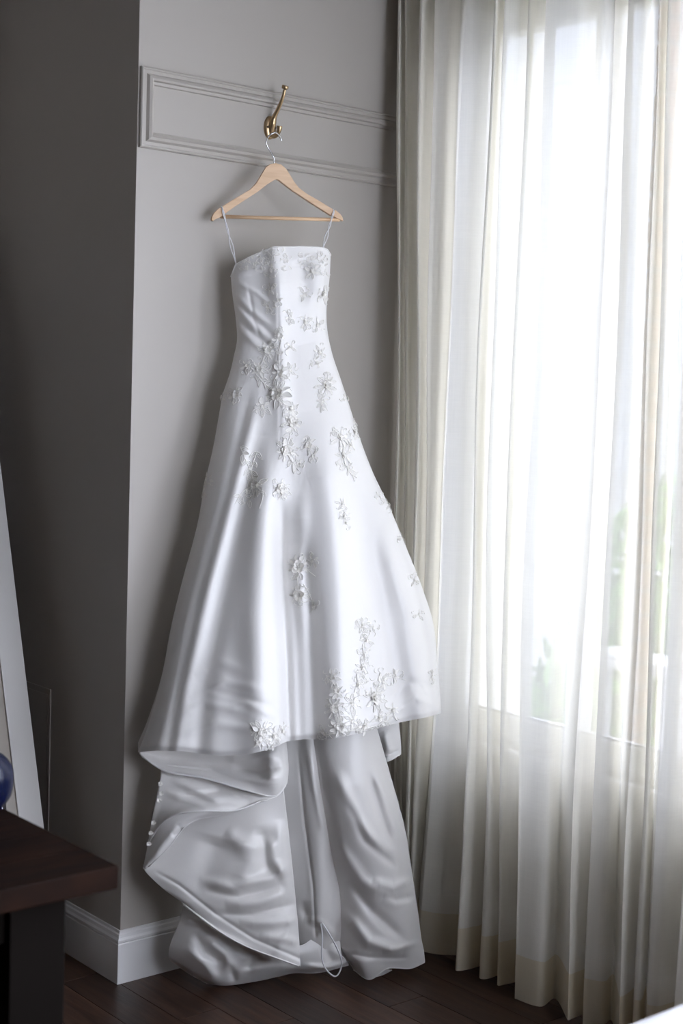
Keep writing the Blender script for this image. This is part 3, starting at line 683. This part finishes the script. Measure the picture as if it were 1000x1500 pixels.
# bodice lace
for (x, y, n) in ((358, 388, 3), (370, 382, 3), (384, 374, 3), (395, 370, 3), (398, 384, 3), (382, 388, 3), (412, 372, 3), (420, 388, 3), (445, 378, 3), (458, 384, 4), (470, 378, 3), (452, 394, 3), (474, 392, 3), (398, 402, 2)):
    spray(x, y, 9, n, 5, 0)
for (x, y, f, r_, n) in ((459, 398, 4.5, 13, 6), (473, 430, 6, 11, 6), (446, 432, 3.5, 12, 5), (396, 424, 3, 11, 5), (392, 449, 3, 10, 5), (408, 440, 3, 8, 4), (447, 471, 4, 12, 6), (465, 476, 4, 10, 5), (424, 464, 3, 11, 5), (410, 492, 4.5, 10, 6),
                         (392, 513, 6, 15, 8), (425, 508, 3, 9, 4), (468, 517, 4, 10, 5), (464, 532, 3, 8, 4), (379, 541, 5, 15, 8), (362, 536, 3, 12, 5), (410, 546, 5, 14, 7), (424, 543, 3, 12, 5),
                         (478, 565, 7, 16, 9), (472, 588, 3, 12, 5), (405, 577, 9.5, 20, 9), (385, 596, 3, 16, 6), (346, 578, 6, 11, 6), (427, 600, 5, 13, 6), (428, 618, 8.5, 16, 8), (419, 661, 8, 18, 9), (437, 680, 3, 11, 5),
                         (451, 653, 5.5, 13, 6), (459, 668, 2.5, 8, 4), (374, 711, 7, 16, 7), (411, 716, 8, 13, 8), (413, 724, 4, 10, 4), (501, 738, 3.5, 10, 5), (504, 756, 4.5, 11, 6), (506, 766, 3, 8, 3),
                         (498, 641, 6, 16, 8), (519, 633, 5, 11, 6), (503, 668, 5.5, 15, 7), (512, 652, 4, 13, 5), (509, 686, 3.5, 12, 5), (304, 702, 5, 9, 5), (300, 718, 4, 8, 4), (325, 582, 4, 7, 3), (508, 584, 4, 7, 4), (522, 622, 3.5, 7, 3),
                         (437, 831, 9.5, 15, 8), (458, 822, 3, 12, 5), (438, 872, 8, 13, 7), (460, 888, 4, 7, 4),
                         (530, 916, 3.5, 11, 5), (545, 918, 2.5, 10, 4), (536, 938, 4, 11, 5), (533, 958, 4, 11, 6), (530, 978, 4.5, 13, 6), (524, 1002, 5, 14, 7), (549, 1022, 9.5, 17, 8), (487, 992, 3.5, 12, 6), (493, 1012, 4, 12, 6),
                         (490, 1038, 6, 15, 8), (497, 1064, 6.5, 14, 8), (515, 1055, 4, 14, 6), (533, 1064, 5, 13, 7), (556, 1052, 5, 13, 6), (575, 1040, 4.5, 12, 6), (515, 1030, 3.5, 14, 6), (560, 998, 3, 15, 7), (578, 990, 2.5, 13, 5), (474, 1072, 4, 9, 5),
                         (384, 1072, 6, 15, 8), (402, 1078, 5, 13, 7), (413, 1070, 4, 9, 4), (378, 1088, 3.5, 10, 4), (398, 1092, 3, 9, 4), (572, 738, 3.5, 9, 4), (555, 728, 2.5, 10, 4), (590, 790, 2.5, 9, 3), (606, 850, 3, 10, 4), (612, 900, 2.5, 10, 3), (632, 990, 2.5, 9, 3)):
    spray(x, y, r_, n, max(3, n - 2), f)
vine([(365, 535), (385, 560), (405, 577), (420, 600), (428, 618), (424, 640), (419, 661), (430, 680), (438, 690)], 8, 12)
vine([(352, 655), (362, 680), (374, 711), (368, 730), (352, 742)], 9, 13); vine([(374, 711), (385, 724), (380, 745)], 9, 11); vine([(374, 711), (356, 720), (344, 738)], 9, 11)
vine([(376, 662), (368, 690), (374, 711)], 9, 13)
vine([(488, 630), (498, 641), (503, 668), (510, 690), (522, 700)], 9, 9); vine([(437, 831), (436, 850), (438, 872)], 9, 8); vine([(444, 856), (453, 870), (460, 888)], 7, 4); vine([(440, 838), (450, 836), (462, 844)], 7, 4)
vine([(522, 908), (532, 930), (534, 958), (530, 985), (522, 1005)], 7, 9); vine([(549, 1022), (556, 1000), (575, 992), (594, 996)], 8, 10); vine([(478, 992), (490, 1004), (494, 1030), (500, 1060)], 8, 9)
vine([(410, 480), (405, 500), (392, 513), (380, 540)], 8, 9); vine([(409, 545), (408, 520), (412, 498)], 8, 8); vine([(480, 545), (478, 565), (470, 590), (474, 602)], 8, 9); vine([(447, 640), (452, 655), (460, 676)], 8, 6)
vine([(366, 1060), (376, 1074), (392, 1082), (412, 1072)], 7, 8); vine([(465, 1080), (500, 1072), (540, 1066), (575, 1052)], 6, 8)
o = tag(from_data('lace_embroidery', *merge(cords), M_lace), 'fine corded ivory lace outlines', kind='stuff'); under(dress, o)
# lace edging caught on the folded train's left side
for (x, y) in ((236, 1148), (237, 1162), (234, 1172), (226, 1205), (222, 1220), (219, 1236)):
    m = Matrix.Translation(Vector(dpt(x - 1, y, .018))) @ Vector(-F_).to_track_quat('Z', 'Y').to_matrix().to_4x4() @ Matrix.Diagonal((.007, .007, .004, 1))
    o = bpy.data.objects.new('lace_flower', FM[0]); COL.objects.link(o); o.parent = dress; o.matrix_parent_inverse = DM; o.matrix_basis = m

# ------------------------------------------------------------------ hanger
HN = np.array([.42, 1.0, 0.0]); HK = -.118 + .42 * .41
def hpt(x, y, d=0.0):
    P = on_plane(x, y, HN, HK); n = -HN / np.linalg.norm(HN); return P + n * d
Z = lambda a: [(290 + p / 4.348, 230 + q / 4.348) for p, q in a]
up = Z([(82, 402), (84, 385), (98, 358), (120, 336), (138, 322), (146, 326), (154, 314), (200, 285), (270, 243), (330, 207), (368, 168), (398, 118), (428, 68), (456, 46), (490, 40), (525, 48), (558, 76), (584, 116), (610, 160), (640, 198), (690, 235), (760, 275), (820, 312), (856, 334), (862, 345), (872, 338), (902, 364), (917, 386), (922, 410)])
lo = Z([(906, 404), (870, 386), (836, 370), (760, 322), (690, 277), (600, 217), (540, 172), (512, 150), (497, 143), (480, 150), (440, 174), (370, 228), (300, 273), (240, 312), (190, 347), (140, 384), (104, 400), (94, 409)])
hang = empty('clothes_hanger', tuple(hpt(401, 240)), 'light beech wooden clothes hanger with trouser bar, hanging on the bronze wall hook', 'hanger')
bm = bmesh.new(); fr_ = [bm.verts.new(hpt(x, y, .006)) for x, y in up + lo]; bk = [bm.verts.new(hpt(x, y, .006) + (hpt(x, y, -.008) - hpt(x, y, .006))) for x, y in up + lo]
n = len(fr_); bm.faces.new(fr_); bm.faces.new(bk[::-1])
for k in range(n): bm.faces.new((fr_[k], bk[k], bk[(k + 1) % n], fr_[(k + 1) % n]))
bmesh.ops.recalc_face_normals(bm, faces=bm.faces)
hb = from_bm('shoulder_arms', bm, M_beech); under(hang, hb); bv = hb.modifiers.new('bevel', 'BEVEL'); bv.width = .0016; bv.segments = 3; bv.limit_method = 'ANGLE'; bv.angle_limit = .8
o = from_data('trouser_bar', *tube([tuple(hpt(*Z([(142, 379)])[0], -.001)), tuple(hpt(*Z([(520, 390)])[0], -.001)), tuple(hpt(*Z([(900, 400)])[0], -.001))], .0052, 12), M_beech); under(hang, o)
wq = [(401.2, 243, -.001), (401.2, 233, -.001), (399.4, 228.4, 0), (394, 219, .0), (390.4, 212.8, .002), (389.6, 206.8, .005), (391.6, 200.8, .010), (396, 197.2, .014), (402, 195.4, .012), (407, 198, .006), (410.8, 202, .0), (412.4, 206.5, -.002)]
o = from_data('wire_hook', *tube([tuple(p) for p in cr([hpt(*q) for q in wq], 60)], .0019, 8), M_steel); under(hang, o)

# hanging straps of the dress, each a doubled ribbon over the hanger's notch
def strap(a, b, da, db):
    pa_, pb_ = hpt(a[0], a[1], .009), dpt(b[0], b[1], db); parts = []
    for s in (-1, 1):
        pts = []
        for k in range(15):
            u = k / 14; q = pa_ * (1 - u) + pb_ * u + R_ * s * (.0035 * math.sin(math.pi * u) * math.cos(u * 9) + .0012); pts.append(tuple(q))
        parts.append(tube(pts, .0014, 6))
    top = [tuple(pa_), tuple(hpt(a[0], a[1] - 2.5, .004)), tuple(hpt(a[0], a[1] - 3, -.004)), tuple(hpt(a[0] + 1, a[1] + 6, -.010))]
    parts.append(tube(top, .0020, 6)); o = from_data('hanging_strap', *merge(parts), M_ribbon); under(dress, o)
strap((324.5, 306), (346, 388), 0, .03); strap((487.5, 310), (472, 366), 0, .02)

# ------------------------------------------------------------------ coat hook
hx = .442
pc = onY(393.5, 187, 0); pc[0] = hx
hook = empty('coat_hook', (hx, 0, float(pc[2])), 'brushed bronze double coat hook screwed inside the moulded wall panel', 'hook')
def hk(py, y): # height of a pixel row on the hook's own vertical plane
    return y, float(onX(400, py, hx)[2])
zc = float(pc[2])
bm = bmesh.new()   # domed oval back plate
rings = [(0, .021, .033), (.004, .021, .033), (.007, .0185, .030), (.010, .012, .023), (.0115, .0, .0)]
pr = None
for d, a, b in rings:
    cur_r = [bm.verts.new((hx + a * math.cos(t), -d, zc + b * math.sin(t))) for t in np.linspace(0, 2 * math.pi, 33)[:-1]] if a else [bm.verts.new((hx, -d, zc))]
    if pr:
        for k in range(32):
            if len(cur_r) == 1: bm.faces.new((pr[k], pr[(k + 1) % 32], cur_r[0]))
            else: bm.faces.new((pr[k], pr[(k + 1) % 32], cur_r[(k + 1) % 32], cur_r[k]))
    pr = cur_r
bmesh.ops.recalc_face_normals(bm, faces=bm.faces); o = from_bm('back_plate', bm, M_brass, None, True); under(hook, o)
def hpix(x, y):  # pixel -> hook's own plane x = hx
    return onX(x, y, hx)
q = [(hx, -.006, zc - .012), (hx, -.014, zc + .008)] + [tuple(hpix(*t)) for t in ((401, 173), (406, 162), (411.5, 150), (415, 140), (417, 131))]
o = from_data('upper_arm', *tube([tuple(p) for p in cr(q, 40)], list(np.interp(np.linspace(0, 1, 40), [0, .2, .45, 1], [.010, .010, .006, .0042])), 12), M_brass); under(hook, o)
e = np.array(hpix(417, 130)); dirv = np.array([0, -.35, .94])
o = from_data('arm_cap', *tube([tuple(e - dirv * .001), tuple(e + dirv * .002), tuple(e + dirv * .008), tuple(e + dirv * .009)], [.0075, .0098, .0098, .0085], 20), M_brass); under(hook, o)
q = [(hx, -.006, zc - .014)] + [tuple(hpix(*t)) for t in ((396.5, 197.5), (401, 200), (405.5, 197.5), (408.5, 191), (409.5, 184.5))]
o = from_data('lower_arm', *tube([tuple(p) for p in cr(q, 36)], list(np.interp(np.linspace(0, 1, 36), [0, .3, .7, 1], [.009, .0058, .006, .0085])), 12), M_brass); under(hook, o)
for s in (-1, 1):
    o = from_data('screw', *tube([(hx + s * .0125, -.006, zc), (hx + s * .0125, -.0115, zc), (hx + s * .0125, -.012, zc)], [.0038, .0038, .003], 10), M_brassd); under(hook, o)

# ------------------------------------------------------------------ dark wooden table, lower left
tz = .75; tc = onZ(174, 1268, tz)
tx, ty = float(tc[0]), float(tc[1])
tb = empty('desk', (tx - .6, ty + .35, 0), 'dark walnut desk with thick top, blurred in the lower left foreground', 'desk')
nb_ = 5
for k in range(nb_):
    o = boxo('top_board', (tx - 1.4, ty + k * .132, tz - .045), (tx, ty + k * .132 + .1312, tz), M_table, None, .0035); under(tb, o)
lx = float(onY(95, 1400, ty + .05)[0])
for ax in (lx, tx - 1.25):
    for ay in (ty + .05, ty + .50):
        o = boxo('leg', (ax - .115, ay, 0), (ax, ay + .10, tz - .045), M_legw, None, .004); under(tb, o)
o = boxo('apron', (tx - 1.25, ty + .07, tz - .13), (lx - .05, ty + .09, tz - .045), M_legw); under(tb, o)
o = boxo('apron', (tx - 1.25, ty + .56, tz - .13), (lx - .05, ty + .58, tz - .045), M_legw); under(tb, o)
# cobalt vase on the desk
vp = onZ(-30, 1182, tz)
vs, fs = [], []
prof = [(0, .0), (.046, .0), (.052, .004), (.066, .025), (.071, .055), (.068, .085), (.052, .108), (.030, .122), (.024, .130), (.027, .138), (.024, .139), (.019, .130), (0, .128)]
pp = cr(prof, 40); seg = 40
for r_, h in pp:
    for k in range(seg): a = 2 * math.pi * k / seg; vs.append((vp[0] + max(r_, .0005) * math.cos(a), vp[1] + max(r_, .0005) * math.sin(a), tz + max(h, 0)))
for i in range(len(pp) - 1):
    for k in range(seg): fs.append((i * seg + k, i * seg + (k + 1) % seg, (i + 1) * seg + (k + 1) % seg, (i + 1) * seg + k))
tag(from_data('vase', vs, fs, M_blue), 'round dark cobalt blue vase on the walnut desk, cut by the left picture edge', 'vase')

# ------------------------------------------------------------------ leaning mirror
mx = -.10
pA, pB = onX(65, 1215, mx), onX(0, 672, mx)
sl = (pB[1] - pA[1]) / (pB[2] - pA[2]); yb = pA[1] - sl * pA[2]
lean = math.atan(sl); ax_u = np.array([0, math.sin(lean), math.cos(lean)]); ax_n = np.array([0, -math.cos(lean), math.sin(lean)])
base = np.array([mx, yb, .0]) + ax_u * .012
HM = (RY1 - .03 - yb) / math.sin(lean); HM = min(HM, 2.2); WM = .78
mir = empty('floor_mirror', (mx - WM / 2, yb, 0), 'tall floor mirror in a wide off-white frame leaning against the wall behind the desk', 'mirror')
def mbox(name, x0, x1, u0, u1, n0, n1, m, bev=0.0):
    bm = bmesh.new(); box(bm, (x0, u0, n0), (x1, u1, n1), bev)
    for v in bm.verts: p = base + np.array([-v.co.x, 0, 0]) + ax_u * v.co.y + ax_n * (v.co.z - .03); v.co = p
    bmesh.ops.recalc_face_normals(bm, faces=bm.faces)
    o = from_bm(name, bm, m); under(mir, o); return o
fw = .075
for a in ((0, fw, 0, HM), (WM - fw, WM, 0, HM)): mbox('frame_rail', a[0], a[1], a[2], a[3], 0, .03, M_frame, .003)
for a in ((fw, WM - fw, 0, fw), (fw, WM - fw, HM - fw, HM)): mbox('frame_rail', a[0], a[1], a[2], a[3], 0, .03, M_frame, .003)
for a in ((fw, fw + .032, fw, HM - fw), (WM - fw - .032, WM - fw, fw, HM - fw)): mbox('inner_bead', a[0], a[1], a[2], a[3], .004, .024, M_fbead, .003)
mbox('inner_bead', fw, WM - fw, fw, fw + .014, .004, .0235, M_fbead, .003)
mbox('mirror_glass', fw + .012, WM - fw - .012, fw + .012, HM - fw - .005, .006, .012, M_glassm)
mbox('backing', .01, WM - .01, .01, HM - .01, -.004, .004, M_legw)

# ------------------------------------------------------------------ bed corner, lower right
bz = .60; be = onZ(960, 1487, bz)
bed = empty('bed', (.0, float(be[1]) - .9, 0), 'bed with smooth white duvet, its rounded corner at the lower right edge', 'bed')
bx0, bx1, bya, byb = -.55, .68, float(be[1]) + .05, float(be[1]) - 2.0
def puffy(name, a, b, bev, m, seg=6):
    bm = bmesh.new(); box(bm, a, b); bmesh.ops.bevel(bm, geom=list(bm.edges), offset=bev, segments=seg, affect='EDGES', profile=.5)
    bmesh.ops.recalc_face_normals(bm, faces=bm.faces); o = from_bm(name, bm, m, None, True); under(bed, o); return o
puffy('duvet', (bx0, byb, .36), (bx1, bya, bz), .07, M_bed)
puffy('mattress', (bx0 + .02, byb + .02, .22), (bx1 - .02, bya - .02, .37), .03, M_bed)
puffy('bed_base', (bx0 + .03, byb + .03, .07), (bx1 - .03, bya - .03, .22), .01, M_legw, 2)
for x in (bx0 + .08, bx1 - .14):
    for y in (byb + .08, bya - .14): puffy('leg', (x, y, 0), (x + .06, y + .06, .075), .004, M_legw, 1)
